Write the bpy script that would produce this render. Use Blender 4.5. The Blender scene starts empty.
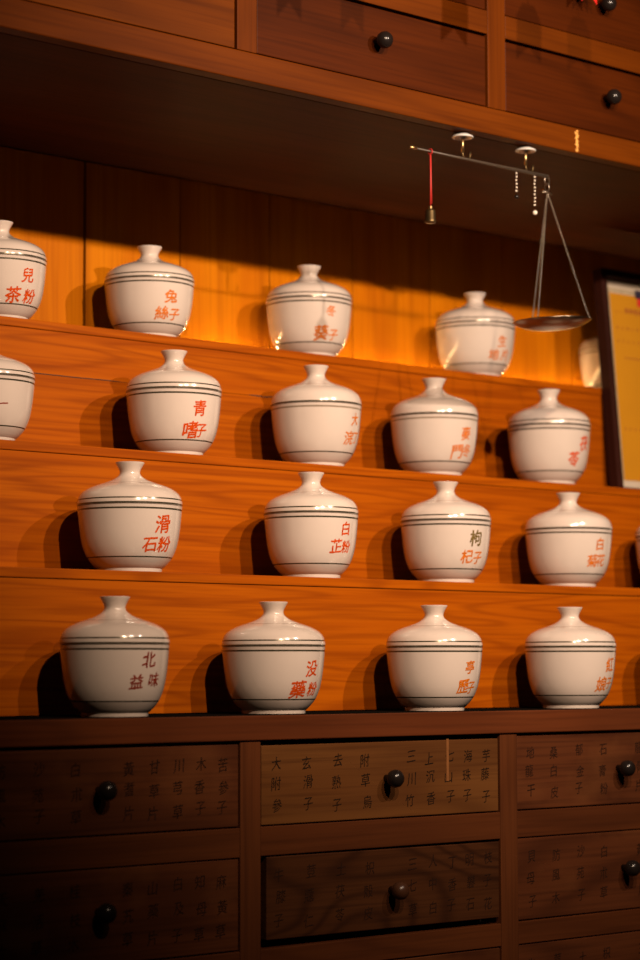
import bpy, bmesh, math, random
from mathutils import Vector, Matrix, noise

random.seed(7)
scene = bpy.context.scene
COL = scene.collection
EYE = 1.20                      # camera height above the floor; every z below is written as height above the eye
PI = math.pi

# ------------------------------------------------------------------ camera
cam_data = bpy.data.cameras.new('camera')
cam = bpy.data.objects.new('camera', cam_data)
COL.objects.link(cam)
right = Vector((0.75011683, -0.66130018, -0.00260868))
down = Vector((0.05378745, 0.06494215, -0.99643837))
fwd = Vector((0.65911429, 0.74730488, 0.08428385))
m = Matrix((right, -down, -fwd)).transposed().to_4x4()
m.translation = Vector((0, 0, EYE))
cam.matrix_world = m
cam_data.sensor_fit = 'VERTICAL'
cam_data.sensor_height = 36.0
cam_data.sensor_width = 24.0
cam_data.lens = 2267.0 / 960.0 * 36.0
cam_data.clip_start = 0.05
cam_data.dof.use_dof = True
cam_data.dof.focus_distance = 2.56
cam_data.dof.aperture_fstop = 4.5
scene.camera = cam

# ------------------------------------------------------------------ world, lamps, exposure
world = bpy.data.worlds.new('room_dusk')
scene.world = world
world.use_nodes = True
bg = world.node_tree.nodes['Background']
bg.inputs['Color'].default_value = (1.0, 0.62, 0.42, 1)
bg.inputs['Strength'].default_value = 0.0035

scene.view_settings.view_transform = 'Standard'
scene.view_settings.look = 'None'
scene.view_settings.gamma = 1.0
scene.cycles.diffuse_bounces = 1
scene.view_settings.use_curve_mapping = False
scene.view_settings.exposure = 0.0

for lx, ly, power, aim_x, tint in ((2.02, 0.55, 100.0, 2.06, (1.0, 0.78, 0.60)), (1.46, 0.50, 100.0, 2.00, (1.0, 0.75, 0.56)), (1.02, 0.45, 100.0, 1.96, (1.0, 0.70, 0.46))):
    ld = bpy.data.lights.new('track_spot', 'SPOT')
    ld.energy = power
    ld.color = tint
    ld.shadow_soft_size = 0.011
    ld.spot_size = math.radians(64)
    ld.spot_blend = 1.0
    lo = bpy.data.objects.new('track_spot', ld)
    COL.objects.link(lo)
    lo.location = (lx, ly, EYE + 1.00)
    AIM = Vector((aim_x, 2.15, EYE + 0.40))
    lo.rotation_euler = (AIM - lo.location).to_track_quat('-Z', 'Y').to_euler()


# ------------------------------------------------------------------ materials
def new_mat(name):
    mt = bpy.data.materials.new(name)
    mt.use_nodes = True
    nt = mt.node_tree
    return mt, nt, nt.nodes['Principled BSDF']


def plain(name, color, rough=0.5, metal=0.0, coat=0.0, noise_amt=0.0, noise_scale=60.0, spec=0.5):
    mt, nt, b = new_mat(name)
    b.inputs['Specular IOR Level'].default_value = spec
    b.inputs['Base Color'].default_value = (*color, 1)
    b.inputs['Roughness'].default_value = rough
    b.inputs['Metallic'].default_value = metal
    b.inputs['Coat Weight'].default_value = coat
    b.inputs['Coat Roughness'].default_value = 0.05
    if noise_amt:
        tc = nt.nodes.new('ShaderNodeTexCoord')
        nz = nt.nodes.new('ShaderNodeTexNoise')
        nz.inputs['Scale'].default_value = noise_scale
        nz.inputs['Detail'].default_value = 4
        nt.links.new(tc.outputs['Object'], nz.inputs['Vector'])
        mx = nt.nodes.new('ShaderNodeMix')
        mx.data_type = 'RGBA'
        mx.inputs[6].default_value = (*[c * (1 - noise_amt) for c in color], 1)
        mx.inputs[7].default_value = (*[min(1, c * (1 + noise_amt)) for c in color], 1)
        nt.links.new(nz.outputs['Fac'], mx.inputs[0])
        nt.links.new(mx.outputs[2], b.inputs['Base Color'])
    return mt


def wood(name, light, mid, dark, axis='X', rough=0.42, figure=0.55, fine=0.5, coat=0.0, ring=9.0, patches=0.0, patch_col=None, bump=0.05, cross=7.0, along=1.1, drift=16.0):
    """Varnished timber: long annual-ring figure, fine fibre lines, slow tone drift; every board differs."""
    mt, nt, b = new_mat(name)
    N, L = nt.nodes.new, nt.links.new
    tc = N('ShaderNodeTexCoord')
    oi = N('ShaderNodeObjectInfo')
    off = N('ShaderNodeCombineXYZ')
    mul = N('ShaderNodeMath'); mul.operation = 'MULTIPLY'; mul.inputs[1].default_value = 37.0
    L(oi.outputs['Random'], mul.inputs[0])
    mul2 = N('ShaderNodeMath'); mul2.operation = 'MULTIPLY'; mul2.inputs[1].default_value = 11.0
    L(oi.outputs['Random'], mul2.inputs[0])
    L(mul.outputs[0], off.inputs[0]); L(mul2.outputs[0], off.inputs[1]); L(mul.outputs[0], off.inputs[2])
    add = N('ShaderNodeVectorMath'); add.operation = 'ADD'
    L(tc.outputs['Object'], add.inputs[0]); L(off.outputs[0], add.inputs[1])

    def scaled(s):
        mp = N('ShaderNodeMapping')
        mp.inputs['Scale'].default_value = {'X': (s[0], s[1], s[1]), 'Z': (s[1], s[1], s[0])}[axis]
        L(add.outputs[0], mp.inputs['Vector'])
        return mp
    # contour bands of a stretched noise = cathedral figure
    mp = scaled((along, cross))
    n1 = N('ShaderNodeTexNoise'); n1.inputs['Scale'].default_value = 1.0; n1.inputs['Detail'].default_value = 2.0; n1.inputs['Roughness'].default_value = 0.4
    L(mp.outputs[0], n1.inputs['Vector'])
    fr = N('ShaderNodeMath'); fr.operation = 'MULTIPLY'; fr.inputs[1].default_value = ring * 2 * PI
    L(n1.outputs['Fac'], fr.inputs[0])
    sn = N('ShaderNodeMath'); sn.operation = 'SINE'
    L(fr.outputs[0], sn.inputs[0])
    rm = N('ShaderNodeMapRange'); rm.inputs[1].default_value = -1.0; rm.inputs[2].default_value = 1.0
    L(sn.outputs[0], rm.inputs[0])
    pw = N('ShaderNodeMath'); pw.operation = 'POWER'; pw.inputs[1].default_value = 3.0
    L(rm.outputs[0], pw.inputs[0])
    # fine fibres
    mp2 = scaled((6.0, 240.0))
    n2 = N('ShaderNodeTexNoise'); n2.inputs['Scale'].default_value = 1.0; n2.inputs['Detail'].default_value = 3.0
    L(mp2.outputs[0], n2.inputs['Vector'])
    # slow drift
    mp3 = scaled((2.2, drift))
    n3 = N('ShaderNodeTexNoise'); n3.inputs['Scale'].default_value = 1.0; n3.inputs['Detail'].default_value = 4.0
    L(mp3.outputs[0], n3.inputs['Vector'])
    cr = N('ShaderNodeValToRGB')
    cr.color_ramp.elements[0].position = 0.30; cr.color_ramp.elements[0].color = (*mid, 1)
    cr.color_ramp.elements[1].position = 0.68; cr.color_ramp.elements[1].color = (*light, 1)
    L(n3.outputs['Fac'], cr.inputs[0])
    m1 = N('ShaderNodeMix'); m1.data_type = 'RGBA'
    f1 = N('ShaderNodeMath'); f1.operation = 'MULTIPLY'; f1.inputs[1].default_value = figure
    L(pw.outputs[0], f1.inputs[0]); L(f1.outputs[0], m1.inputs[0])
    L(cr.outputs[0], m1.inputs[6]); m1.inputs[7].default_value = (*dark, 1)
    m2 = N('ShaderNodeMix'); m2.data_type = 'RGBA'
    f2 = N('ShaderNodeMapRange'); f2.inputs[1].default_value = 0.45; f2.inputs[2].default_value = 0.75; f2.inputs[4].default_value = fine
    L(n2.outputs['Fac'], f2.inputs[0]); L(f2.outputs[0], m2.inputs[0])
    L(m1.outputs[2], m2.inputs[6]); m2.inputs[7].default_value = (*dark, 1)
    out = m2.outputs[2]
    if patches:
        mp4 = scaled((9.0, 14.0))
        n4 = N('ShaderNodeTexNoise'); n4.inputs['Scale'].default_value = 1.0; n4.inputs['Detail'].default_value = 5.0
        L(mp4.outputs[0], n4.inputs['Vector'])
        r4 = N('ShaderNodeMapRange'); r4.inputs[1].default_value = 0.52; r4.inputs[2].default_value = 0.75; r4.inputs[4].default_value = patches
        L(n4.outputs['Fac'], r4.inputs[0])
        m4 = N('ShaderNodeMix'); m4.data_type = 'RGBA'
        L(r4.outputs[0], m4.inputs[0]); L(out, m4.inputs[6]); m4.inputs[7].default_value = (*patch_col, 1)
        out = m4.outputs[2]
    L(out, b.inputs['Base Color'])
    b.inputs['Roughness'].default_value = rough
    b.inputs['Specular IOR Level'].default_value = 0.06
    b.inputs['Coat Weight'].default_value = coat
    b.inputs['Coat Roughness'].default_value = 0.2
    bp = N('ShaderNodeBump'); bp.inputs['Strength'].default_value = bump; bp.inputs['Distance'].default_value = 0.002
    L(n2.outputs['Fac'], bp.inputs['Height']); L(bp.outputs[0], b.inputs['Normal'])
    return mt


M = {}
M['shelf'] = wood('orange_varnished_pine', (0.35, 0.0791, 0.00066), (0.292, 0.0587, 0.000432), (0.165, 0.0272, 0.00024), 'X', rough=0.5, figure=0.48, fine=0.55, ring=9, cross=26.0, along=1.6, drift=60.0)
M['plank'] = wood('orange_pine_planks', (0.488, 0.15, 0.0008), (0.403, 0.105, 0.0005), (0.232, 0.05, 0.0003), 'Z', rough=0.5, figure=0.30, fine=0.35, ring=6)
M['upper'] = wood('red_brown_cabinet_wood', (0.101, 0.0219, 0.00061), (0.0748, 0.0153, 0.000385), (0.0396, 0.00729, 0.000245), 'X', rough=0.5, figure=0.35, fine=0.5)
M['upper_stile'] = wood('red_brown_stile_wood', (0.102, 0.0217, 0.00056), (0.0704, 0.0142, 0.000364), (0.0387, 0.00743, 0.000224), 'Z', rough=0.5, figure=0.2, fine=0.45)
M['upper_drawer'] = wood('red_brown_drawer_wood', (0.0561, 0.0103, 0.00054), (0.0399, 0.00697, 0.00036), (0.0187, 0.00335, 0.0002), 'X', rough=0.5, figure=0.4, fine=0.55)
M['tan_drawer'] = wood('lighter_tan_drawer_wood', (0.122, 0.0284, 0.000875), (0.0855, 0.0183, 0.00056), (0.045, 0.00877, 0.000315), 'X', rough=0.5, figure=0.4, fine=0.55)
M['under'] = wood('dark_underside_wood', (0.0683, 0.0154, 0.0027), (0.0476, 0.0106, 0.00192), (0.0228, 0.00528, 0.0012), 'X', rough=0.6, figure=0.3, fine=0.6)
M['lower'] = wood('dark_stained_chest_wood', (0.0889, 0.0256, 0.00753), (0.064, 0.0178, 0.00603), (0.032, 0.00925, 0.00377), 'X', rough=0.5, figure=0.35, fine=0.5)
M['lower_stile'] = wood('dark_stained_stile_wood', (0.0925, 0.027, 0.00829), (0.064, 0.0185, 0.00603), (0.032, 0.00925, 0.00377), 'Z', rough=0.5, figure=0.2, fine=0.5)
M['lower_drawer'] = wood('dark_drawer_wood', (0.0868, 0.0256, 0.00912), (0.0631, 0.0182, 0.00663), (0.0276, 0.00831, 0.00415), 'X', rough=0.5, figure=0.5, fine=0.6, patches=0.5, patch_col=(0.135, 0.0468, 0.015))
M['pale_drawer'] = wood('worn_tan_drawer_wood', (0.128, 0.0501, 0.0136), (0.0955, 0.0342, 0.0093), (0.0436, 0.0141, 0.00496), 'X', rough=0.5, figure=0.45, fine=0.6)
M['figured_drawer'] = wood('figured_drawer_wood', (0.058, 0.02, 0.00709), (0.0417, 0.0134, 0.00491), (0.0139, 0.00477, 0.00273), 'X', rough=0.5, figure=0.55, fine=0.5, ring=26, cross=5.0, along=2.0)
M['counter'] = wood('dark_counter_wood', (0.1201, 0.031, 0.0093), (0.08913, 0.02247, 0.006975), (0.0465, 0.0124, 0.00465), 'X', rough=0.5, figure=0.3, fine=0.5)
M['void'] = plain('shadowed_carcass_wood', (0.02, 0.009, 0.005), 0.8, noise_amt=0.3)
M['porcelain'] = plain('cream_glazed_porcelain', (0.565, 0.475, 0.420), 0.16, coat=0.6, noise_amt=0.035, noise_scale=3.0)
M['band'] = plain('worn_dark_gilt_band', (0.060, 0.052, 0.030), 0.25, metal=0.35, coat=0.5)
M['band_thin'] = plain('faded_brown_band', (0.216, 0.168, 0.12), 0.25, coat=0.5)
M['red_ink'] = plain('vermilion_glaze_ink', (0.507, 0.0559, 0.0018), 0.35, noise_amt=0.35, noise_scale=9.0, spec=0.15)
M['orange_ink'] = plain('orange_glaze_ink', (0.531, 0.127, 0.0036), 0.35, noise_amt=0.35, noise_scale=9.0, spec=0.15)
M['dark_red_ink'] = plain('dark_red_glaze_ink', (0.216, 0.0192, 0.0036), 0.35, noise_amt=0.3, noise_scale=9.0)
M['olive_ink'] = plain('dark_olive_glaze_ink', (0.13, 0.085, 0.02), 0.35, noise_amt=0.4, noise_scale=9.0)
M['black_ink'] = plain('faded_black_brush_ink', (0.014, 0.008, 0.0055), 0.9, noise_amt=0.5, noise_scale=90.0, spec=0.0)
M['lacquer'] = plain('black_lacquer_top', (0.006, 0.005, 0.004), 0.95, spec=0.0)
M['worn_ink'] = plain('worn_brush_ink', (0.020, 0.009, 0.006), 0.9, noise_amt=0.6, noise_scale=90.0, spec=0.0)
M['knob'] = plain('black_lacquered_knob', (0.010, 0.007, 0.006), 0.22, coat=0.0, spec=0.3)
M['brown_knob'] = plain('brown_lacquered_knob', (0.045, 0.017, 0.008), 0.3, spec=0.3)
M['white_disc'] = plain('white_enamelled_metal', (0.48, 0.462, 0.444), 0.25, coat=0.4)
M['brass'] = plain('aged_brass', (0.55, 0.36, 0.16), 0.35, metal=1.0, noise_amt=0.2)
M['dark_brass'] = plain('tarnished_brass', (0.12, 0.08, 0.035), 0.38, metal=0.9, noise_amt=0.3)
M['pan'] = plain('tarnished_pan_metal', (0.22, 0.16, 0.11), 0.28, metal=1.0, noise_amt=0.3, noise_scale=40)
M['steel'] = plain('grey_chain_metal', (0.30, 0.25, 0.20), 0.35, metal=1.0)
M['beam'] = plain('dark_horn_beam', (0.05, 0.036, 0.026), 0.4, noise_amt=0.3)
M['bead'] = plain('pale_glass_beads', (0.75, 0.66, 0.55), 0.2, coat=0.5)
M['red_cord'] = plain('red_silk_cord', (0.341, 0.011, 0.0066), 0.6)
M['frame'] = wood('dark_mahogany_frame', (0.034, 0.009, 0.006), (0.022, 0.006, 0.004), (0.01, 0.003, 0.002), 'Z', rough=0.4, figure=0.2, fine=0.4)
M['mat'] = plain('cream_mat_board', (0.497, 0.414, 0.324), 0.7, noise_amt=0.06)
M['yellow_paper'] = plain('golden_yellow_paper', (0.458, 0.194, 0.00072), 0.6, noise_amt=0.08, noise_scale=20)
M['grey_print'] = plain('grey_print', (0.34, 0.27, 0.17), 0.7, noise_amt=0.5, noise_scale=180)
M['navy'] = plain('navy_print', (0.020, 0.014, 0.035), 0.6)
M['red_print'] = plain('red_print', (0.50, 0.020, 0.014), 0.6)
M['brown_print'] = plain('brown_print', (0.30, 0.085, 0.012), 0.6)
M['ribbon'] = plain('red_ribbon_satin', (0.62, 0.02, 0.015), 0.4, noise_amt=0.15)
M['pale_mark'] = plain('pale_tan_mark', (0.62, 0.30, 0.07), 0.45, noise_amt=0.5, noise_scale=160)
M['pale_streak'] = plain('pale_brown_streak', (0.187, 0.0715, 0.021), 0.4, noise_amt=0.3, noise_scale=120)
M['plaster'] = plain('dull_plaster', (0.25, 0.19, 0.14), 0.9, noise_amt=0.1, noise_scale=6)
M['floor'] = wood('dark_floor_boards', (0.10, 0.05, 0.025), (0.075, 0.036, 0.018), (0.04, 0.02, 0.01), 'X', rough=0.5)
M['strip'] = plain('white_strip_backing', (0.7, 0.68, 0.62), 0.5)
mt, nt, b = new_mat('warm_led')
b.inputs['Base Color'].default_value = (1, 0.8, 0.5, 1)
b.inputs['Emission Color'].default_value = (1.0, 0.68, 0.28, 1)
b.inputs['Emission Strength'].default_value = 330.0
M['led'] = mt


# ------------------------------------------------------------------ helpers
def put(name, bm, mats, parent=None, loc=None, smooth=False, angle=None):
    me = bpy.data.meshes.new(name)
    bm.normal_update()
    bm.to_mesh(me)
    bm.free()
    for mm in (mats if isinstance(mats, (list, tuple)) else [mats]):
        me.materials.append(mm)
    if smooth:
        for p in me.polygons:
            p.use_smooth = True
        if angle:
            me.set_sharp_from_angle(angle=math.radians(angle))
    o = bpy.data.objects.new(name, me)
    COL.objects.link(o)
    if loc is not None:
        o.location = loc
    if parent:
        o.parent = parent
    return o


def tag(o, label, cat, group=None):
    o['label'] = label
    o['category'] = cat
    if group:
        o['group'] = group
    return o


def empty(name, loc, label, cat, group=None):
    o = bpy.data.objects.new(name, None)
    o.empty_display_size = 0.02
    COL.objects.link(o)
    o.location = loc
    return tag(o, label, cat, group)


def bm_box(bm, x0, x1, y0, y1, z0, z1, bevel=0.0, mat=0):
    t = bmesh.new()
    bmesh.ops.create_cube(t, size=1.0)
    for v in t.verts:
        v.co = Vector(((x0 + x1) / 2 + v.co.x * (x1 - x0), (y0 + y1) / 2 + v.co.y * (y1 - y0), (z0 + z1) / 2 + v.co.z * (z1 - z0)))
    if bevel:
        bmesh.ops.bevel(t, geom=t.edges[:], offset=bevel, segments=2, affect='EDGES', profile=0.5)
    for f in t.faces:
        f.material_index = mat
    tmp = bpy.data.meshes.new('tmp')
    t.to_mesh(tmp)
    t.free()
    bm.from_mesh(tmp)
    bpy.data.meshes.remove(tmp)


def box(name, x0, x1, y0, y1, z0, z1, mat, parent=None, bevel=0.0008):
    """axis-aligned board given in room coordinates (z above the eye); origin at its centre"""
    cx, cy, cz = (x0 + x1) / 2, (y0 + y1) / 2, (z0 + z1) / 2
    bm = bmesh.new()
    bm_box(bm, x0 - cx, x1 - cx, y0 - cy, y1 - cy, z0 - cz, z1 - cz, bevel)
    w = Vector((cx, cy, cz + EYE))
    return put(name, bm, mat, parent, w - parent.location if parent else w)


def bm_lathe(bm, prof, seg=48, matidx=None, cap_bottom=True, cap_top=True, origin=(0, 0, 0), axis='Z'):
    rings = []
    for r, z in prof:
        ring = []
        for i in range(seg):
            a = 2 * PI * i / seg
            p = (r * math.cos(a), r * math.sin(a), z)
            if axis == '-Y':
                p = (p[0], -p[2], p[1])
            ring.append(bm.verts.new((p[0] + origin[0], p[1] + origin[1], p[2] + origin[2])))
        rings.append(ring)
    for k in range(len(rings) - 1):
        for i in range(seg):
            j = (i + 1) % seg
            f = bm.faces.new((rings[k][i], rings[k][j], rings[k + 1][j], rings[k + 1][i]))
            if matidx:
                f.material_index = matidx[k]
    if cap_bottom:
        bm.faces.new(rings[0][::-1])
    if cap_top:
        bm.faces.new(rings[-1])


def bm_tube(bm, pts, r, seg=8):
    pts = [Vector(p) for p in pts]
    rings = []
    prev_n = None
    for i, p in enumerate(pts):
        t = (pts[min(i + 1, len(pts) - 1)] - pts[max(i - 1, 0)]).normalized()
        if prev_n is None:
            a = Vector((0, 0, 1)) if abs(t.z) < 0.9 else Vector((1, 0, 0))
            n = t.cross(a).normalized()
        else:
            n = (prev_n - t * prev_n.dot(t)).normalized()
        prev_n = n
        bnv = t.cross(n)
        rr = r[i] if isinstance(r, (list, tuple)) else r
        rings.append([bm.verts.new(p + n * rr * math.cos(2 * PI * k / seg) + bnv * rr * math.sin(2 * PI * k / seg)) for k in range(seg)])
    for a, b2 in zip(rings, rings[1:]):
        for k in range(seg):
            bm.faces.new((a[k], a[(k + 1) % seg], b2[(k + 1) % seg], b2[k]))
    bm.faces.new(rings[0][::-1])
    bm.faces.new(rings[-1])


def bm_ball(bm, c, r, u=10, v=6):
    bmesh.ops.create_uvsphere(bm, u_segments=u, v_segments=v, radius=r, matrix=Matrix.Translation(c))


def bm_link(bm, c, R, r, plane):
    """one oval chain link"""
    pts = []
    for k in range(9):
        a = 2 * PI * k / 8
        h = R * 0.55 * math.cos(a)
        pts.append(Vector(c) + Vector((h, 0, R * math.sin(a)) if plane == 0 else (0, h, R * math.sin(a))))
    bm_tube(bm, pts, r, 5)


GLYPHS = {}


def glyph(ch, bold=0.0):
    """outline of one written character as flat triangles centred on the origin, em size 1"""
    if (ch, bold) in GLYPHS:
        return GLYPHS[(ch, bold)]
    cu = bpy.data.curves.new('glyph', 'FONT')
    cu.body = ch
    cu.size = 1.0
    cu.resolution_u = 3
    o = bpy.data.objects.new('glyph', cu)
    COL.objects.link(o)
    dg = bpy.context.evaluated_depsgraph_get()
    me = bpy.data.meshes.new_from_object(o.evaluated_get(dg))
    bpy.data.objects.remove(o)
    bpy.data.curves.remove(cu)
    bm = bmesh.new()
    bm.from_mesh(me)
    bpy.data.meshes.remove(me)
    bmesh.ops.remove_doubles(bm, verts=bm.verts[:], dist=1e-5)
    bmesh.ops.triangulate(bm, faces=bm.faces[:])
    for _ in range(3):
        long_e = [e for e in bm.edges if e.calc_length() > 0.13]
        if not long_e:
            break
        bmesh.ops.subdivide_edges(bm, edges=long_e, cuts=1)
        bmesh.ops.triangulate(bm, faces=bm.faces[:])
    xs = [v.co.x for v in bm.verts]
    ys = [v.co.y for v in bm.verts]
    cx, cy = (min(xs) + max(xs)) / 2, (min(ys) + max(ys)) / 2
    s = 1.0 / max(max(xs) - min(xs), max(ys) - min(ys))
    vs = []
    sd = ord(ch) * 0.37
    for v in bm.verts:
        x, y = (v.co.x - cx) * s, (v.co.y - cy) * s
        # brush wobble and a right-rising slant
        x += 0.042 * noise.noise((x * 5 + sd, y * 5, 1.3)) + 0.05 * y
        y += 0.042 * noise.noise((x * 5, y * 5 + sd, 7.1)) + 0.10 * x
        vs.append((x, y))
    bm.verts.index_update()
    fs = [tuple(v.index for v in f.verts) for f in bm.faces]
    bm.free()
    if bold:        # a fuller brush: the same strokes laid again a hair to each side
        n = len(vs)
        shifts = [(-bold, -bold * 0.6), (bold, bold * 0.6), (-bold * 0.6, bold), (bold * 0.6, -bold)]
        vs2 = [(x + dx, y + dy) for dx, dy in shifts for x, y in vs]
        fs2 = [tuple(i + k * n for i in f) for k in range(4) for f in fs]
        vs, fs = vs2, fs2
    GLYPHS[(ch, bold)] = (vs, fs)
    return vs, fs


# ------------------------------------------------------------------ room shell
def struct(name, x0, x1, y0, y1, z0, z1, mat):
    o = box(name, x0, x1, y0, y1, z0, z1, mat, None, 0)
    o['kind'] = 'structure'
    return o


struct('floor', -1.5, 4.5, -1.5, 2.60, -EYE - 0.05, -EYE, M['floor'])
struct('wall_back', -1.5, 4.5, 2.50, 2.60, -EYE, 1.50, M['plaster'])
struct('ceiling', -1.5, 4.5, -1.5, 2.60, 1.50, 1.55, M['plaster'])

X0, X1 = 0.90, 2.95
COUNTER = -0.0458
# ------------------------------------------------------------------ drawer builder
KNOB = [(0.0035, 0.0), (0.0035, 0.005), (0.0050, 0.0065), (0.0078, 0.0095), (0.0086, 0.013), (0.0080, 0.0165), (0.0056, 0.0195), (0.0025, 0.0207), (0.0004, 0.021)]
knob_mesh = {}


def add_knob(parent, wloc, key='knob', scale=1.0):
    if key not in knob_mesh:
        bm = bmesh.new()
        bm_lathe(bm, KNOB, 24, axis='-Y')
        bmesh.ops.recalc_face_normals(bm, faces=bm.faces[:])
        k = put('knob', bm, M[key], None, (0, 0, 0), True)
        knob_mesh[key] = k.data
    else:
        k = bpy.data.objects.new('knob', knob_mesh[key])
        COL.objects.link(k)
    k.scale = (1.18,) * 3
    k.parent = parent
    k.location = wloc
    return k


def lettering(parent, cols, x_of, z_of, y, size, ink):
    """faded brush writing on a drawer front: one mesh, coordinates relative to the drawer centre"""
    for ci, col in enumerate(cols):
        bm = bmesh.new()
        for ri, ch in enumerate(col):
            vs, fs = glyph(ch, 0.0)
            ox, oz = x_of(ci) + random.uniform(-1, 1) * 0.002, z_of(ri) + random.uniform(-1, 1) * 0.002
            bv = [bm.verts.new((ox + vx * size, y, oz + vy * size * 1.05)) for vx, vy in vs]
            for f in fs:
                try:
                    bm.faces.new([bv[i] for i in f])
                except ValueError:
                    pass
        for f in bm.faces:
            f.normal_update()
            if f.normal.y > 0:
                f.normal_flip()
        put('lettering', bm, M[ink], parent, (0, 0, 0))


def drawer(cabinet, x0, x1, z0, z1, yf, mat, knob_x=None, knob_z=None, knob_key='knob', gap=0.0015, text=None, recess=0.0015, inset=(0, 0, 0, 0), tilt=0.0, ink='worn_ink'):
    l, r, bt, tp = inset
    d = box('drawer', x0 + gap + l, x1 - gap - r, yf + recess, yf + 0.020, z0 + gap + bt, z1 - gap - tp, mat, cabinet, 0.0010)
    c = d.location + cabinet.location
    if tilt:
        d.rotation_euler = (0, tilt, 0)
    kx = knob_x if knob_x is not None else (x0 + x1) / 2
    kz = knob_z if knob_z is not None else (z0 + z1) / 2
    add_knob(d, (kx - 0.0115 - c.x, yf + recess - c.y, kz + EYE - c.z), knob_key)
    if text:
        w, h = x1 - x0, z1 - z0
        lx = [-0.435, -0.318, -0.198, -0.08, 0.105, 0.19, 0.275, 0.355, 0.435]
        lettering(d, text, lambda i: lx[i] * w, lambda j: (0.26 - 0.26 * j) * h, yf + recess - c.y - 0.0003, 0.0135, ink)
    return d


# ------------------------------------------------------------------ lower drawer chest
chest = empty('drawer_chest', (1.9, 2.1, 0.0), 'dark stained wooden apothecary drawer chest with round black knobs below the jars', 'chest of drawers')
YL = 1.8645
LX = [1.1380, 1.1665, 1.5314, 1.5595, 1.9245, 1.9530, 2.3180, 2.3465, 2.7115, 2.7400]
LZ = [(-0.1640, -0.0748), (-0.2925, -0.1948), (-0.415, -0.3185)]
box('countertop', X0, X1, 1.8615, 1.9980, -0.0725, COUNTER - 0.0004, M['counter'], chest, 0.0012)
sheet = box('top_surface', X0, X1, 1.8632, 1.9980, COUNTER - 0.0004, COUNTER, M['lacquer'], chest, 0)
sheet['label'] = 'black lacquered top surface'
for i in range(0, len(LX), 2):
    box('stile', LX[i], LX[i + 1], YL, YL + 0.03, -0.46, -0.0728, M['lower_stile'], chest)
for (a, bq) in ((LZ[0][0], LZ[1][1]), (LZ[1][0], LZ[2][1]), (LZ[2][0], -0.46)):
    for i in range(1, len(LX) - 2, 2):
        z_hi, z_lo = (a, bq)
        box('rail', LX[i] + 0.0002, LX[i + 1] - 0.0002, YL + 0.0003, YL + 0.03, z_lo, z_hi, M['lower'], chest)
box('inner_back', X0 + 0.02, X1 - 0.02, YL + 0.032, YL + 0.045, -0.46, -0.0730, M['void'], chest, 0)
box('side_panel', X0, X0 + 0.018, YL, 2.36, -1.20, -0.0730, M['lower_stile'], chest)
box('side_panel', X1 - 0.018, X1, YL, 2.36, -1.20, -0.0730, M['lower_stile'], chest)
box('front_panel', X0 + 0.019, X1 - 0.019, YL + 0.004, YL + 0.024, -1.20, -0.4605, M['lower'], chest)
for xa, xb in ((X0 + 0.0185, LX[0] - 0.0002), (LX[-1] + 0.0002, X1 - 0.0185)):
    box('front_panel', xa, xb, YL + 0.001, YL + 0.022, -0.46, -0.0730, M['lower'], chest)

T_A = ['大附參', '玄滑子', '去熟子', '附草烏', '三川竹', '上沉香', '七山子', '海珠子', '芋藤子']
T_B = ['牛膝子', '荳蔻仁', '土茯苓', '枳殼皮', '三七草', '人中白', '丁香子', '明礬石', '枝子花']
T_C = ['貝母子', '防風木', '沙苑子', '白朮草', '黃耆片', '甘草片', '川芎草', '木香子', '苦參子']
T_D = ['茜草子', '天麻片', '羌活草', '桂枝木', '秦艽草', '山藥片', '白及子', '知母草', '麻黃草']
T_E = ['地龍干', '桑白皮', '郁金子', '石膏粉', '龍骨片', '澤瀉片', '烏梅子', '杜仲皮', '良薑片']
cols = [(LX[i], LX[i + 1]) for i in (1, 3, 5, 7)]
drawer(chest, *cols[0], *LZ[0], YL, M['lower_drawer'], 1.360, -0.1178, text=T_C)
drawer(chest, *cols[0], *LZ[1], YL, M['lower_drawer'], 1.360, -0.2385, text=T_D)
drawer(chest, *cols[0], *LZ[2], YL, M['lower_drawer'], text=T_E)
d12 = drawer(chest, *cols[1], *LZ[0], YL, M['pale_drawer'], 1.7545, -0.1187, text=T_A, ink='black_ink', inset=(0.0005, 0.0005, 0.0, 0.0020))
d22 = drawer(chest, *cols[1], *LZ[1], YL, M['figured_drawer'], 1.7610, -0.2425, 'brown_knob', text=T_B, inset=(0.0075, 0.0005, 0.0065, 0.0008), tilt=0.004)
drawer(chest, *cols[1], *LZ[2], YL, M['lower_drawer'], text=T_D)
drawer(chest, *cols[2], *LZ[0], YL, M['lower_drawer'], 2.145, -0.1190, text=T_E)
drawer(chest, *cols[2], *LZ[1], YL, M['lower_drawer'], 2.152, -0.2405, text=T_C)
drawer(chest, *cols[2], *LZ[2], YL, M['lower_drawer'], text=T_B)
for k in range(3):
    drawer(chest, *cols[3], *LZ[k], YL, M['lower_drawer'], text=(T_D, T_E, T_C)[k])
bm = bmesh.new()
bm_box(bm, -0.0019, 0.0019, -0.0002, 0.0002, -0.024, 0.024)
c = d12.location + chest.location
s = put('drawer_streak', bm, M['pale_streak'], d12, Vector((1.8395, YL + 0.0013, -0.1010 + EYE)) - c)  # thin upright strip, paler than the drawer front it lies on
s['label'] = 'pale vertical streak'

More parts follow.
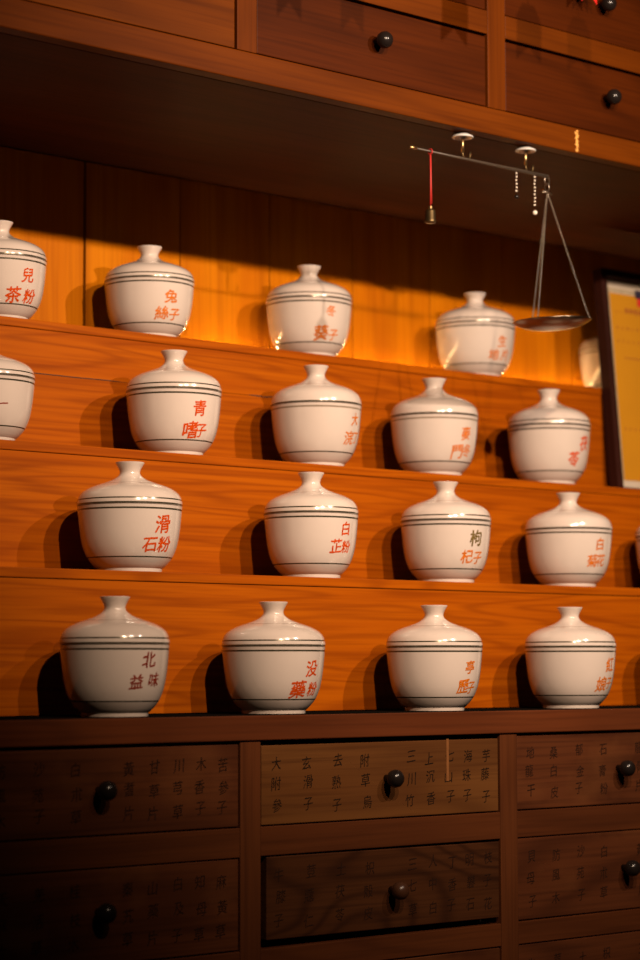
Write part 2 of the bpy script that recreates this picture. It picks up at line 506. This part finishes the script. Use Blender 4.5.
# ------------------------------------------------------------------ stepped display shelf with plank back
shelf = empty('stepped_shelf', (1.9, 2.1, EYE + COUNTER), 'orange varnished wooden stepped shelf holding the four rows of jars', 'shelf')
STEP = [(1.9865, -0.0453, 0.1100), (2.1115, 0.1100, 0.2580), (2.2365, 0.2580, 0.4200)]   # front y, foot z, top z
BACKY = 2.3600
for k, (yf, zf, zt) in enumerate(STEP):
    yb = STEP[k + 1][0] + 0.0135 if k < 2 else BACKY - 0.0005
    th = 0.0108
    box('shelf_board', X0 + 0.02, X1 - 0.02, yf, yb, zt - th, zt, M['shelf'], shelf, 0.0012)
    if k == 2:      # the tall riser is two boards, with dark checks along the joint
        box('riser_board', X0 + 0.02, X1 - 0.02, yf + 0.0020, yf + 0.014, zf + 0.0002, 0.3555, M['shelf'], shelf, 0.0004)
        box('riser_board', X0 + 0.02, X1 - 0.02, yf + 0.0020, yf + 0.014, 0.3558, zt - th - 0.0002, M['shelf'], shelf, 0.0004)
    else:
        box('riser_board', X0 + 0.02, X1 - 0.02, yf + 0.0020, yf + 0.014, zf + 0.0002, zt - th - 0.0002, M['shelf'], shelf, 0.0004)
lower_riser = [o for o in shelf.children if o.name.startswith('riser_board')][2]
for xa, xb, hh in ((1.485, 1.660, 0.0016), (1.850, 1.905, 0.0020), (2.005, 2.045, 0.0013)):
    bm = bmesh.new()
    top, bot = [], []
    for k in range(13):
        t = k / 12
        w = hh * math.sin(PI * t) ** 0.7 * (0.55 + 0.9 * abs(noise.noise((xa * 9 + t * 5, 2.0, 0.0)))) + 0.00012
        mid = 0.0012 * noise.noise((t * 3, xa, 5.0))
        top.append((xa + (xb - xa) * t, 0.3560 + mid + w / 2)); bot.append((xa + (xb - xa) * t, 0.3560 + mid - w / 2))
    c = lower_riser.location + shelf.location
    vt = [bm.verts.new((x - c.x, 2.2381 - c.y, z + EYE - c.z)) for x, z in top]
    vb = [bm.verts.new((x - c.x, 2.2381 - c.y, z + EYE - c.z)) for x, z in bot]
    for k in range(12):
        bm.faces.new((vb[k], vb[k + 1], vt[k + 1], vt[k]))
    o = put('wood_crack', bm, M['void'], lower_riser, (0, 0, 0))
    o['label'] = 'dark crack along the board joint'
edges = [0.92, 1.059, 1.214, 1.369, 1.524, 1.679, 1.834, 1.990, 2.144, 2.297, 2.450, 2.604, 2.760, 2.93]
for i in range(len(edges) - 1):
    g = 0.0022 if abs(edges[i] - 1.679) < 1e-4 else 0.0009
    g2 = 0.0022 if abs(edges[i + 1] - 1.679) < 1e-4 else 0.0009
    box('back_plank', edges[i] + g, edges[i + 1] - g2, BACKY, BACKY + 0.012, 0.405, 0.657, M['plank'], shelf, 0.0004)
box('backing_sheet', X0 + 0.02, X1 - 0.02, BACKY + 0.0125, BACKY + 0.018, 0.40, 0.657, M['void'], shelf, 0)
for xs in (X0 + 0.0005, X1 - 0.0195):
    box('side_board', xs, xs + 0.019, 2.0, BACKY + 0.018, COUNTER + 0.0005, 0.40, M['shelf'], shelf)

# light strip lying along the back of the top step
strip = empty('light_strip', (2.2, 2.352, EYE + 0.42), 'thin warm light strip glowing along the back of the top shelf', 'light strip')
box('backing', 1.86, 2.90, 2.3475, 2.3585, 0.4201, 0.4216, M['strip'], strip, 0)
bm = bmesh.new()
x = 1.865
while x < 2.89:
    bm_box(bm, x - 0.0022, x + 0.0022, -0.0022, 0.0022, -0.0006, 0.0006)
    x += 0.034
put('emitter', bm, M['led'], strip, (-2.2, 0.0005, 0.0023))

# ------------------------------------------------------------------ upper drawer cabinet
upper = empty('drawer_cabinet', (1.9, 2.1, EYE + 0.658), 'red-brown wooden wall cabinet of drawers overhanging the jar shelves', 'cabinet')
YU = 1.9165
UX = [1.1710, 1.1995, 1.5695, 1.5978, 1.9680, 1.9992, 2.3694, 2.3980, 2.7682, 2.7970]
UZ = [(0.6910, 0.7832), (0.8125, 0.9050)]
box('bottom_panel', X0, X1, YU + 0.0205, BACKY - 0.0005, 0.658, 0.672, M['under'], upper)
box('top_panel', X0, X1, YU, 2.49, 0.950, 0.968, M['upper'], upper)
box('bottom_rail', X0, X1, YU, YU + 0.0200, 0.658, UZ[0][0], M['upper'], upper, 0.0015)
for i in range(0, len(UX), 2):
    box('stile', UX[i], UX[i + 1], YU + 0.0002, YU + 0.025, UZ[0][0] + 0.0003, 0.9498, M['upper_stile'], upper)
for i in range(1, len(UX) - 2, 2):
    box('rail', UX[i] + 0.0002, UX[i + 1] - 0.0002, YU + 0.0004, YU + 0.025, UZ[0][1], UZ[1][0], M['upper'], upper)
    box('rail', UX[i] + 0.0002, UX[i + 1] - 0.0002, YU + 0.0004, YU + 0.025, UZ[1][1], 0.9498, M['upper'], upper)
for xa, xb in ((X0 + 0.0185, UX[0] - 0.0002), (UX[-1] + 0.0002, X1 - 0.0185)):
    box('front_panel', xa, xb, YU + 0.001, YU + 0.022, UZ[0][0] + 0.0003, 0.9498, M['upper'], upper)
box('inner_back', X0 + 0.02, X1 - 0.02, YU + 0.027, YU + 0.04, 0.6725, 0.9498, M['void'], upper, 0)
for xa in (X0, X1 - 0.018):
    box('side_panel', xa, xa + 0.018, YU + 0.0205, 2.49, 0.6725, 0.9498, M['upper_stile'], upper)
box('cornice', X0 - 0.02, X1 + 0.02, 1.610, 2.49, 0.9685, 1.03, M['upper'], upper, 0.006)
ucols = [(UX[i], UX[i + 1]) for i in (1, 3, 5, 7)]
for ci, (xa, xb) in enumerate(ucols):
    kx = {1: 1.7935, 2: 2.1982}.get(ci)
    drawer(upper, xa, xb, *UZ[0], YU, M['tan_drawer'] if ci == 0 else M['upper_drawer'], kx, 0.7425 - 0.004, recess=0.0025, inset=(0.0004, 0.0004, 0, 0.0016))
    drawer(upper, xa, xb, *UZ[1], YU, M['upper_drawer'], {2: 2.1908}.get(ci), 0.8630 - 0.003, recess=0.0025)
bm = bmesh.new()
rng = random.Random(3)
for k in range(14):      # ragged pale flecks stacked into one upright mark on the rail
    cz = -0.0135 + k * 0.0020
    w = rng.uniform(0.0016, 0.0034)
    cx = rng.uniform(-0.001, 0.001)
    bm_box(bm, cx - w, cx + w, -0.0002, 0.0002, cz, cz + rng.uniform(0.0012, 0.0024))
s = put('rail_mark', bm, M['pale_mark'], upper, Vector((2.1285, YU - 0.0001, 0.6735 + EYE)) - upper.location)
s['label'] = 'pale mark on the rail'

# ------------------------------------------------------------------ jars
BOWL = [(0.56, 0.004), (0.585, 0.0), (0.61, 0.006), (0.618, 0.075), (0.64, 0.088), (0.70, 0.15), (0.762, 0.225), (0.796, 0.275), (0.812, 0.302),
        (0.855, 0.40), (0.895, 0.52), (0.928, 0.68), (0.955, 0.87), (0.972, 1.05), (0.983, 1.18), (0.9865, 1.232), (0.9890, 1.268), (0.994, 1.305), (0.996, 1.325), (0.965, 1.332), (0.93, 1.325)]
LID = [(0.93, 1.334), (0.985, 1.334), (1.0, 1.342), (1.001, 1.375), (0.998, 1.40), (0.991, 1.44), (0.984, 1.468), (0.968, 1.52), (0.938, 1.575), (0.885, 1.632), (0.81, 1.684), (0.72, 1.730),
       (0.62, 1.769), (0.555, 1.790), (0.532, 1.7965), (0.52, 1.803), (0.43, 1.835), (0.34, 1.872), (0.285, 1.905), (0.245, 1.935)]
KNOB_J = [(0.245, 1.935), (0.215, 1.965), (0.197, 2.00), (0.193, 2.04), (0.208, 2.09), (0.234, 2.14), (0.262, 2.19), (0.277, 2.215), (0.279, 2.228), (0.268, 2.235), (0.245, 2.226), (0.14, 2.205), (0.01, 2.198)]
HUNIT = 2.235


def bands(prof, marks):
    idx = []
    for (r0, z0), (r1, z1) in zip(prof, prof[1:]):
        k = 0
        for a, bq, mi in marks:
            if z0 >= a - 1e-4 and z1 <= bq + 1e-4:
                k = mi
        idx.append(k)
    return idx


def radius_at(z):
    for (r0, z0), (r1, z1) in zip(BOWL[2:18], BOWL[3:19]):
        if z0 <= z <= z1:
            return r0 + (r1 - r0) * (z - z0) / (z1 - z0)
    return 0.99


bm = bmesh.new()
bm_lathe(bm, BOWL, 72, bands(BOWL, [(0.275, 0.302, 1), (1.232, 1.268, 1)]))
bmesh.ops.recalc_face_normals(bm, faces=bm.faces[:])
bowl0 = put('bowl', bm, [M['porcelain'], M['band']], None, (0, 0, 0), True, 50)
bm = bmesh.new()
bm_lathe(bm, LID, 72, bands(LID, [(1.342, 1.375, 1), (1.44, 1.468, 1), (1.790, 1.7965, 2)]), cap_top=False)
bmesh.ops.recalc_face_normals(bm, faces=bm.faces[:])
lid0 = put('lid', bm, [M['porcelain'], M['band'], M['band_thin']], None, (0, 0, 0), True, 50)
bm = bmesh.new()
bm_lathe(bm, KNOB_J, 40, cap_bottom=False)
bmesh.ops.recalc_face_normals(bm, faces=bm.faces[:])
lknob0 = put('lid_knob', bm, M['porcelain'], None, (0, 0, 0), True, 60)
bm = bmesh.new()
bm_lathe(bm, LID, 72, bands(LID, [(1.342, 1.375, 1), (1.790, 1.7965, 2)]), cap_top=False)
bmesh.ops.recalc_face_normals(bm, faces=bm.faces[:])
lid1 = put('lid', bm, [M['porcelain'], M['band'], M['band_thin']], None, (0, 0, 0), True, 50)
plain_lid = lid1.data
bpy.data.objects.remove(lid1)
bm = bmesh.new()
bm_lathe(bm, BOWL, 72, bands(BOWL, [(0.275, 0.302, 1), (1.232, 1.268, 2)]))
bmesh.ops.recalc_face_normals(bm, faces=bm.faces[:])
bowl1 = put('bowl', bm, [M['porcelain'], M['band'], M['band_thin']], None, (0, 0, 0), True, 50)
faint_bowl = bowl1.data
bpy.data.objects.remove(bowl1)
masters = (bowl0, lid0, lknob0)

INK = {
    'r1c1': [('兒', 0.598, 1.018, 0.311), ('茶', 0.311, 0.569, 0.333), ('粉', 0.689, 0.569, 0.311)],
    'r1c2': [('兔', 0.483, 1.000, 0.303), ('絲', 0.292, 0.607, 0.303), ('子', 0.596, 0.584, 0.270)],
    'r1c3': [('冬', 0.502, 1.116, 0.256), ('葵', 0.291, 0.593, 0.349), ('子', 0.605, 0.558, 0.256)],
    'r1c4': [('生', 0.684, 0.962, 0.278), ('地', 0.494, 0.610, 0.278), ('片', 0.785, 0.623, 0.278)],
    'r2c1': [('一', 0.370, 0.843, 0.196)],
    'r2c2': [('青', 0.542, 1.044, 0.318), ('嗜', 0.375, 0.589, 0.339), ('子', 0.614, 0.589, 0.275)],
    'r2c3': [('大', 0.853, 1.111, 0.267), ('浣', 0.756, 0.698, 0.289), ('丁', 0.918, 0.720, 0.244)],
    'r2c4': [('麥', 0.726, 1.023, 0.299), ('門', 0.552, 0.598, 0.299), ('冬', 0.782, 0.644, 0.276)],
    'r2c5': [('茯', 0.843, 1.036, 0.337), ('苓', 0.624, 0.658, 0.337)],
    'r3c2': [('滑', 0.627, 0.998, 0.350), ('石', 0.402, 0.583, 0.291), ('粉', 0.699, 0.602, 0.311)],
    'r3c3': [('白', 0.726, 1.081, 0.278), ('芷', 0.545, 0.714, 0.278), ('粉', 0.765, 0.705, 0.256)],
    'r3c4': [('枸', 0.658, 1.016, 0.335), ('杞', 0.491, 0.614, 0.290), ('子', 0.741, 0.592, 0.268)],
    'r3c5': [('白', 0.714, 1.047, 0.279), ('菊', 0.558, 0.653, 0.279), ('花', 0.767, 0.672, 0.279)],
    'r4c1': [('北', 0.616, 1.052, 0.295), ('益', 0.406, 0.651, 0.258), ('味', 0.738, 0.683, 0.258)],
    'r4c2': [('没', 0.746, 0.898, 0.312), ('藥', 0.512, 0.488, 0.332), ('粉', 0.811, 0.498, 0.273)],
    'r4c3': [('亭', 0.741, 0.921, 0.272), ('歷', 0.638, 0.515, 0.293), ('子', 0.816, 0.492, 0.251)],
    'r4c4': [('紅', 0.867, 0.962, 0.311), ('娘', 0.724, 0.533, 0.311), ('子', 0.889, 0.556, 0.244)],
}


def inscription(bowl, view_angle, chars, mat, bold=0.020):
    """brush characters fired on the bowl, one mesh lying on its curved wall"""
    bm = bmesh.new()
    for ch, sx, z, size in chars:
        a0 = view_angle + math.asin(sx)          # facing of the character
        vs, fs = glyph(ch, bold)
        size *= 1.0
        bv = []
        for vx, vy in vs:
            zz = z + vy * size
            r = radius_at(zz) + 0.004
            a = a0 + vx * size / r
            bv.append(bm.verts.new((r * math.cos(a), r * math.sin(a), zz)))
        for f in fs:
            try:
                bm.faces.new([bv[i] for i in f])
            except ValueError:
                pass
    for f in bm.faces:
        f.normal_update()
        c = f.calc_center_median()
        if f.normal.dot(Vector((c.x, c.y, 0))) < 0:
            f.normal_flip()
    return put('inscription', bm, mat, bowl, (0, 0, 0))


ROWS = {1: 'jars on the top step', 2: 'jars on the second step from the top', 3: 'jars on the third step from the top', 4: 'jars on the counter'}
first = True


def jar(key, x, y, z, dia, h, label, ink='red_ink', spin=0.0):
    global first
    root = empty('lidded_jar', (x, y, z + EYE), label, 'jar', ROWS[int(key[1])])
    objs = []
    for mo in masters:
        o = mo if first else mo.copy()
        if not first:
            COL.objects.link(o)
        objs.append(o)
    first = False
    bw, ld, kn = objs
    if key in ('r2c3', 'r2c4', 'r3c5'):
        ld.data = plain_lid
    if key in ('r2c3', 'r2c4'):
        bw.data = faint_bowl
    R = dia / 2
    sz = h / HUNIT
    for o in (bw, ld):
        o.parent = root
        o.scale = (R, R, sz)
        o.rotation_euler = (0, 0, spin)
    kn.parent = ld
    kn.scale = (1, 1, 1)
    if key in INK:
        # direction from the jar to the viewpoint gives the spot where the writing was seen
        va = math.atan2(-y, -x)
        INK[key] = [(c, min(sx + 0.02, 0.93), zz - {'1': 0.09, '2': 0.10, '3': 0.06, '4': 0.0}[key[1]], sw) for c, sx, zz, sw in INK[key]]
        inscription(bw, va - spin, INK[key], M[ink])
    return root


Z4, Z3, Z2, Z1 = COUNTER, 0.1100, 0.2580, 0.4200
y4, y3, y2, y1 = 1.9065, 2.0315, 2.1565, 2.2815
base = 'cream lidded porcelain jar '
J = [
    ('r1c1', 1.498, y1, Z1, .1120, .1235, base + 'on the top step at far left, three red characters 兒茶粉', 'red_ink'),
    ('r1c2', 1.7238, y1, Z1, .1133, .1208, base + 'on the top step, second from left, orange characters 兔絲子', 'orange_ink'),
    ('r1c3', 1.9934, y1, Z1, .1150, .1273, base + 'on the top step with a grey blot shadow over its writing', 'orange_ink'),
    ('r1c4', 2.3117, y1, Z1, .1141, .1253, base + 'on the top step just left of the hanging scale pan', 'orange_ink'),
    ('r1c5', 2.640, 2.3030, Z1, .1100, .1200, base + 'on the top step, mostly hidden by the framed certificate', 'orange_ink'),
    ('r2c1', 1.3974, y2, Z2, .1120, .1200, base + 'on the second step, cut off by the left picture edge', 'dark_red_ink'),
    ('r2c2', 1.6670, y2, Z2, .1143, .1304, base + 'on the second step with red characters 青 above 子', 'red_ink'),
    ('r2c3', 1.8957, y2, Z2, .1149, .1322, base + 'on the second step with red 大 near its right side', 'orange_ink'),
    ('r2c4', 2.1058, y2, Z2, .1164, .1332, base + 'on the second step with orange characters 麥門冬', 'orange_ink'),
    ('r2c5', 2.3299, y2, Z2, .1150, .1364, base + 'on the second step directly left of the framed certificate', 'red_ink'),
    ('r3c2', 1.5088, y3, Z3, .1162, .1251, base + 'at the left of the third step, bold red characters 滑石粉', 'red_ink'),
    ('r3c3', 1.7775, y3, Z3, .1118, .1285, base + 'on the third step with red 白 over 芷', 'red_ink'),
    ('r3c4', 2.0027, y3, Z3, .1128, .1292, base + 'on the third step, its top character 枸 dark olive', 'orange_ink'),
    ('r3c5', 2.2305, y3, Z3, .1141, .1268, base + 'on the third step, rightmost one fully in view', 'orange_ink'),
    ('r3c6', 2.4521, y3, Z3, .1141, .1254, base + 'on the third step beyond the right picture edge', 'orange_ink'),
    ('r4c1', 1.3974, y4, Z4, .1126, .1239, base + 'at the left of the counter, dark red characters 北 and 味', 'dark_red_ink'),
    ('r4c2', 1.6128, y4, Z4, .1128, .1223, base + 'on the counter with red characters 没藥粉', 'red_ink'),
    ('r4c3', 1.8591, y4, Z4, .1119, .1228, base + 'on the counter, third from left, orange characters 亭 over 歷子', 'orange_ink'),
    ('r4c4', 2.0940, y4, Z4, .1117, .1245, base + 'at the right of the counter, orange writing near its right side', 'orange_ink'),
    ('r4c5', 2.3261, y4, Z4, .1112, .1245, base + 'on the counter beyond the right picture edge', 'orange_ink'),
]
jars = {}
for k, (key, x, y, z, dia, h, label, ink) in enumerate(J):
    jars[key] = jar(key, x, y, z + 0.0002, dia * 1.013, h - (0.0018 if key[1] != '4' else 0.0), label, ink, spin=0.7 * k)
for key, ch, mat in (('r3c4', 0, 'olive_ink'),):
    bw = [o for o in jars[key].children if o.name.startswith('bowl')][0]
    old = [o for o in bw.children if o.name.startswith('inscription')][0]
    bpy.data.objects.remove(old)
    va = math.atan2(-jars[key].location.y, -jars[key].location.x) - bw.rotation_euler.z
    o = inscription(bw, va, INK[key][:1], M[mat])
    o['label'] = 'dark olive character'
    inscription(bw, va, INK[key][1:], M['orange_ink'])

# ------------------------------------------------------------------ hand scale hanging under the cabinet
YH, ZU = 1.9340, 0.658
hooks = ((1.9402, 'white-plated hook under the cabinet, nearer the red cord'), (2.0521, 'white-plated hook under the cabinet, nearer the scale pan'))
for hx, lab in hooks:
    r = empty('screw_hook', (hx, YH, ZU + EYE), lab, 'hook', 'hooks under the cabinet')
    bm = bmesh.new()
    bm_lathe(bm, [(0.0060, -0.0002), (0.0100, -0.0030), (0.0128, -0.0044), (0.0136, -0.0056), (0.0132, -0.0066), (0.0112, -0.0066), (0.0080, -0.0046), (0.0045, -0.0050), (0.0035, -0.0080), (0.0020, -0.0082)], 28)
    bmesh.ops.recalc_face_normals(bm, faces=bm.faces[:])
    put('disc', bm, M['white_disc'], r, (0, 0, 0), True)
    bm = bmesh.new()
    bm_tube(bm, [(0, 0, -0.0045), (0, 0, -0.024)], 0.0020, 10)
    put('stem', bm, M['brass'], r, (0, 0, 0), True)
    bm = bmesh.new()
    pts = [(0, 0, -0.024)] + [(0.0065 - 0.0065 * math.cos(a), 0.0, -0.026 - 0.0065 * math.sin(a)) for a in [PI * t / 8 for t in range(9)]] + [(0.0135, 0, -0.022)]
    bm_tube(bm, pts, 0.0013, 8)
    put('hook', bm, M['dark_brass'], r, (0, 0, 0), True)

BZ = 0.6255
scale_o = empty('hand_scale', (2.0911, YH, BZ + EYE), 'old hand balance with thin beam and brass pan hanging from two cabinet hooks', 'scale')


def rel(x, y, z):
    return Vector((x, y, z + EYE)) - scale_o.location


bm = bmesh.new()
bm_tube(bm, [rel(1.8527, YH, BZ + 0.0012), rel(1.95, YH, BZ + 0.0006), rel(2.0925, YH, BZ)], [0.0011, 0.0016, 0.0023], 10)
put('beam', bm, M['beam'], scale_o, (0, 0, 0), True)
bm = bmesh.new()
bm_tube(bm, [rel(1.8515, YH, BZ + 0.0012), rel(1.8620, YH, BZ + 0.0012)], 0.0017, 10)
s = put('beam_tip', bm, M['brass'], scale_o, (0, 0, 0), True)
for hx, zb, dark in ((2.0350, 0.5915, True), (2.0682, 0.5757, False)):
    bm = bmesh.new()
    z = BZ - 0.004
    while z > zb + 0.006:
        bm_ball(bm, rel(hx + 0.0005 * math.sin(z * 900), YH, z), 0.0013, 8, 5)
        z -= 0.0045
    put('bead_chain', bm, M['bead'], scale_o, (0, 0, 0), True)
    bm = bmesh.new()
    bm_ball(bm, rel(hx, YH, zb), 0.0030, 14, 8)
    put('end_bead', bm, M['knob'] if dark else M['bead'], scale_o, (0, 0, 0), True)
bm = bmesh.new()
ring = [rel(2.0911 + 0.0045 * math.cos(a), YH, BZ - 0.0055 + 0.0055 * math.sin(a)) for a in [2 * PI * k / 12 for k in range(13)]]
bm_tube(bm, ring, 0.0008, 6)
ring = [rel(2.0911, YH + 0.0035 * math.cos(a), BZ - 0.0140 + 0.0055 * math.sin(a)) for a in [2 * PI * k / 12 for k in range(13)]]
bm_tube(bm, ring, 0.0008, 6)
put('ring', bm, M['steel'], scale_o, (0, 0, 0), True)
bm = bmesh.new()
bm_tube(bm, [rel(2.0827, YH, 0.6040), rel(2.0911, YH, 0.6055), rel(2.0992, YH, 0.6030)], 0.0012, 7)
put('yoke', bm, M['steel'], scale_o, (0, 0, 0), True)
# pan: shallow brass dish
PC = Vector((2.0983, YH, 0.4290))
PR = 0.0490
prof = [(0.001, 0.0), (0.014, 0.0005), (0.028, 0.0022), (0.039, 0.0052), (0.0455, 0.0085), (PR, 0.0110), (PR + 0.0012, 0.0121), (PR, 0.0126), (0.0450, 0.0102), (0.038, 0.0066), (0.027, 0.0036), (0.014, 0.0019), (0.001, 0.0014)]
bm = bmesh.new()
bm_lathe(bm, prof, 56)
bmesh.ops.recalc_face_normals(bm, faces=bm.faces[:])
pan = put('pan', bm, M['pan'], scale_o, rel(*PC), True)
pan.rotation_euler = (0, math.radians(-3.0), 0)
top = rel(2.0911, YH, 0.6050)
for ang in (-41, 77, 200):
    a = math.radians(ang)
    p = rel(PC.x + (PR - 0.002) * math.cos(a), PC.y + (PR - 0.002) * math.sin(a), PC.z + 0.0122 + math.tan(math.radians(3)) * PR * math.cos(a))
    bm = bmesh.new()
    n = int((p - top).length / 0.0030)
    for k in range(n + 1):
        c = top.lerp(p, k / n)
        bm_link(bm, c, 0.0019, 0.00045, k % 2)
    put('pan_chain', bm, M['steel'], scale_o, (0, 0, 0), True)

wt = empty('scale_weight', (1.8845, YH, 0.5385 + EYE), 'small brass weight hanging on a red cord from the scale beam', 'weight')
bm = bmesh.new()
bm_lathe(bm, [(0.0060, 0.0), (0.0068, 0.0008), (0.0068, 0.0030), (0.0062, 0.0040), (0.0062, 0.0145), (0.0054, 0.0162), (0.0030, 0.0172), (0.0028, 0.0205), (0.0010, 0.0212)], 24)
bmesh.ops.recalc_face_normals(bm, faces=bm.faces[:])
put('weight', bm, M['dark_brass'], wt, (0, 0, 0), True, 50)
bm = bmesh.new()
top_z = BZ - 0.5385 + 0.001
bm_tube(bm, [(0, 0, 0.021), (0.0006, 0, 0.05), (0.0003, 0, top_z - 0.002)], 0.0009, 6)
bm_tube(bm, [(0.0022, 0, 0.024), (0.0014, 0, 0.055), (0.0011, 0, top_z - 0.002)], 0.0008, 6)
ring = [(0.0004, 0.0034 * math.cos(a), top_z - 0.0005 + 0.0034 * math.sin(a)) for a in [2 * PI * k / 12 for k in range(13)]]
bm_tube(bm, ring, 0.0009, 6)
put('cord', bm, M['red_cord'], wt, (0, 0, 0), True)

# ------------------------------------------------------------------ framed certificate leaning on the steps
FW, FH, FB = 0.30, 0.344, 0.012
fr = empty('framed_certificate', (2.5300, 2.2020, Z2 + EYE + 0.0008), 'golden yellow certificate in a dark wooden frame leaning on the right of the steps', 'framed picture')
LEAN = math.radians(-5.0)
fr.rotation_euler = (LEAN, 0, 0)


def fbox(name, x0, x1, y0, y1, z0, z1, mat, parent=fr, bevel=0.0):
    bm = bmesh.new()
    cx, cy, cz = (x0 + x1) / 2, (y0 + y1) / 2, (z0 + z1) / 2
    bm_box(bm, x0 - cx, x1 - cx, y0 - cy, y1 - cy, z0 - cz, z1 - cz, bevel)
    off = parent['off'] if parent is not fr else (0, 0, 0)
    return put(name, bm, mat, parent, (cx - off[0], cy - off[1], cz - off[2]))


fbox('frame_stile', 0, FB, 0, 0.020, 0.0, FH, M['frame'], fr, 0.002)
fbox('frame_stile', FW - FB, FW, 0, 0.020, 0.0, FH, M['frame'], fr, 0.002)
fbox('frame_rail', FB, FW - FB, 0, 0.020, 0.0, FB, M['frame'], fr, 0.002)
fbox('frame_rail', FB, FW - FB, 0, 0.020, FH - FB, FH, M['frame'], fr, 0.002)
fbox('backing_board', FB, FW - FB, 0.012, 0.019, FB, FH - FB, M['void'])
mb = 0.012
fbox('mat_board', FB, FW - FB, 0.0095, 0.0118, FB, FH - FB, M['mat'])
paper = fbox('certificate', FB + mb, FW - FB - mb, 0.0088, 0.0094, FB + mb, FH - FB - 0.022, M['yellow_paper'])
pc = paper.location


def print_block(name, items, mat, dy):
    bm = bmesh.new()
    for x0, x1, z0, z1 in items:
        bm_box(bm, x0 - pc.x, x1 - pc.x, 0.0088 - dy - pc.y, 0.0088 - pc.y, z0 - pc.z, z1 - pc.z)
    return put(name, bm, mat, paper, (0, 0, 0))


rng = random.Random(5)
L0 = FB + mb + 0.008
top_z = FH - FB - 0.022
for zz, n, w, hh in ((top_z - 0.030, 9, 0.0030, 0.0042), (top_z - 0.055, 8, 0.0030, 0.004), (top_z - 0.075, 10, 0.0026, 0.0036), (top_z - 0.21, 8, 0.003, 0.0045)):
    row = []
    for k in range(n):
        xx = L0 + k * 0.0115 + rng.uniform(0, 0.001)
        for q in range(3):
            row.append((xx + rng.uniform(0, 0.003), xx + w + rng.uniform(0, 0.003), zz + q * hh / 3, zz + q * hh / 3 + hh / 3.6))
    print_block('printed_line', row, M['brown_print'], 0.0002)
print_block('printed_rule', [(L0 + 0.014, FW - FB - mb - 0.03, top_z - 0.0995, top_z - 0.098)], M['brown_print'], 0.0002)
print_block('printed_heading', [(L0 + 0.024 + k * 0.010, L0 + 0.031 + k * 0.010, top_z - 0.0285, top_z - 0.0215) for k in range(9)], M['brown_print'], 0.0002)
print_block('flag_emblem', [(L0 + 0.050, L0 + 0.082, top_z - 0.0035, top_z + 0.009)], M['navy'], 0.0004)
print_block('flag_emblem', [(L0 + 0.054, L0 + 0.110, top_z - 0.0165, top_z - 0.0038)], M['red_print'], 0.0004)
bm = bmesh.new()
bm_box(bm, FB + 0.006 - pc.x, FW - FB - 0.006 - pc.x, 0.0092 - pc.y, 0.0095 - pc.y, top_z - pc.z + 0.0015, top_z + 0.0075 - pc.z)
bm_box(bm, FB + 0.0085 - pc.x, FB + 0.0115 - pc.x, 0.0092 - pc.y, 0.0095 - pc.y, FB + 0.012 - pc.z, top_z - pc.z + 0.0015)
put('border_print', bm, M['grey_print'], paper, (0, 0, 0))

# ------------------------------------------------------------------ red ribbons hanging from the cornice
RB = [(1.9330, 1.650, 0.8070, 0.0360, 0.060, 'longer red swallow-tailed ribbon hanging from the cornice above the middle of the cabinet'),
      (1.6120, 1.650, 0.7900, 0.0300, 0.060, 'red swallow-tailed ribbon hanging from the cornice further left on the cabinet'),
      (2.1280, 1.892, 0.8475, 0.0300, 0.060, 'red swallow-tailed ribbon hanging beside the top right knob')]
for x, y, zb, w, topz, lab in RB:
    r = empty('hanging_ribbon', (x, y, zb + EYE), lab, 'ribbon', 'ribbons hanging from the cornice')
    bm = bmesh.new()
    n = 10
    vs_f, vs_b = [], []
    outline = [(-w / 2, 0.0), (0, 0.016), (w / 2, 0.001), (w / 2, topz - 0.015), (w / 4, topz), (-w / 4, topz), (-w / 2, topz - 0.015)]
    for px, pz in outline:
        yy = 0.0015 * math.sin(px * 180)
        vs_f.append(bm.verts.new((px, yy - 0.0003, pz)))
        vs_b.append(bm.verts.new((px, yy + 0.0003, pz)))
    bm.faces.new(vs_f[::-1]); bm.faces.new(vs_b)
    for k in range(len(outline)):
        j = (k + 1) % len(outline)
        bm.faces.new((vs_f[k], vs_f[j], vs_b[j], vs_b[k]))
    bmesh.ops.recalc_face_normals(bm, faces=bm.faces[:])
    put('ribbon', bm, M['ribbon'], r, (0, 0, 0))
    bm = bmesh.new()
    bm_tube(bm, [(0, 0, topz), (0, 0, 0.9685 - zb)], 0.0008, 6)
    put('string', bm, M['red_cord'], r, (0, 0, 0))
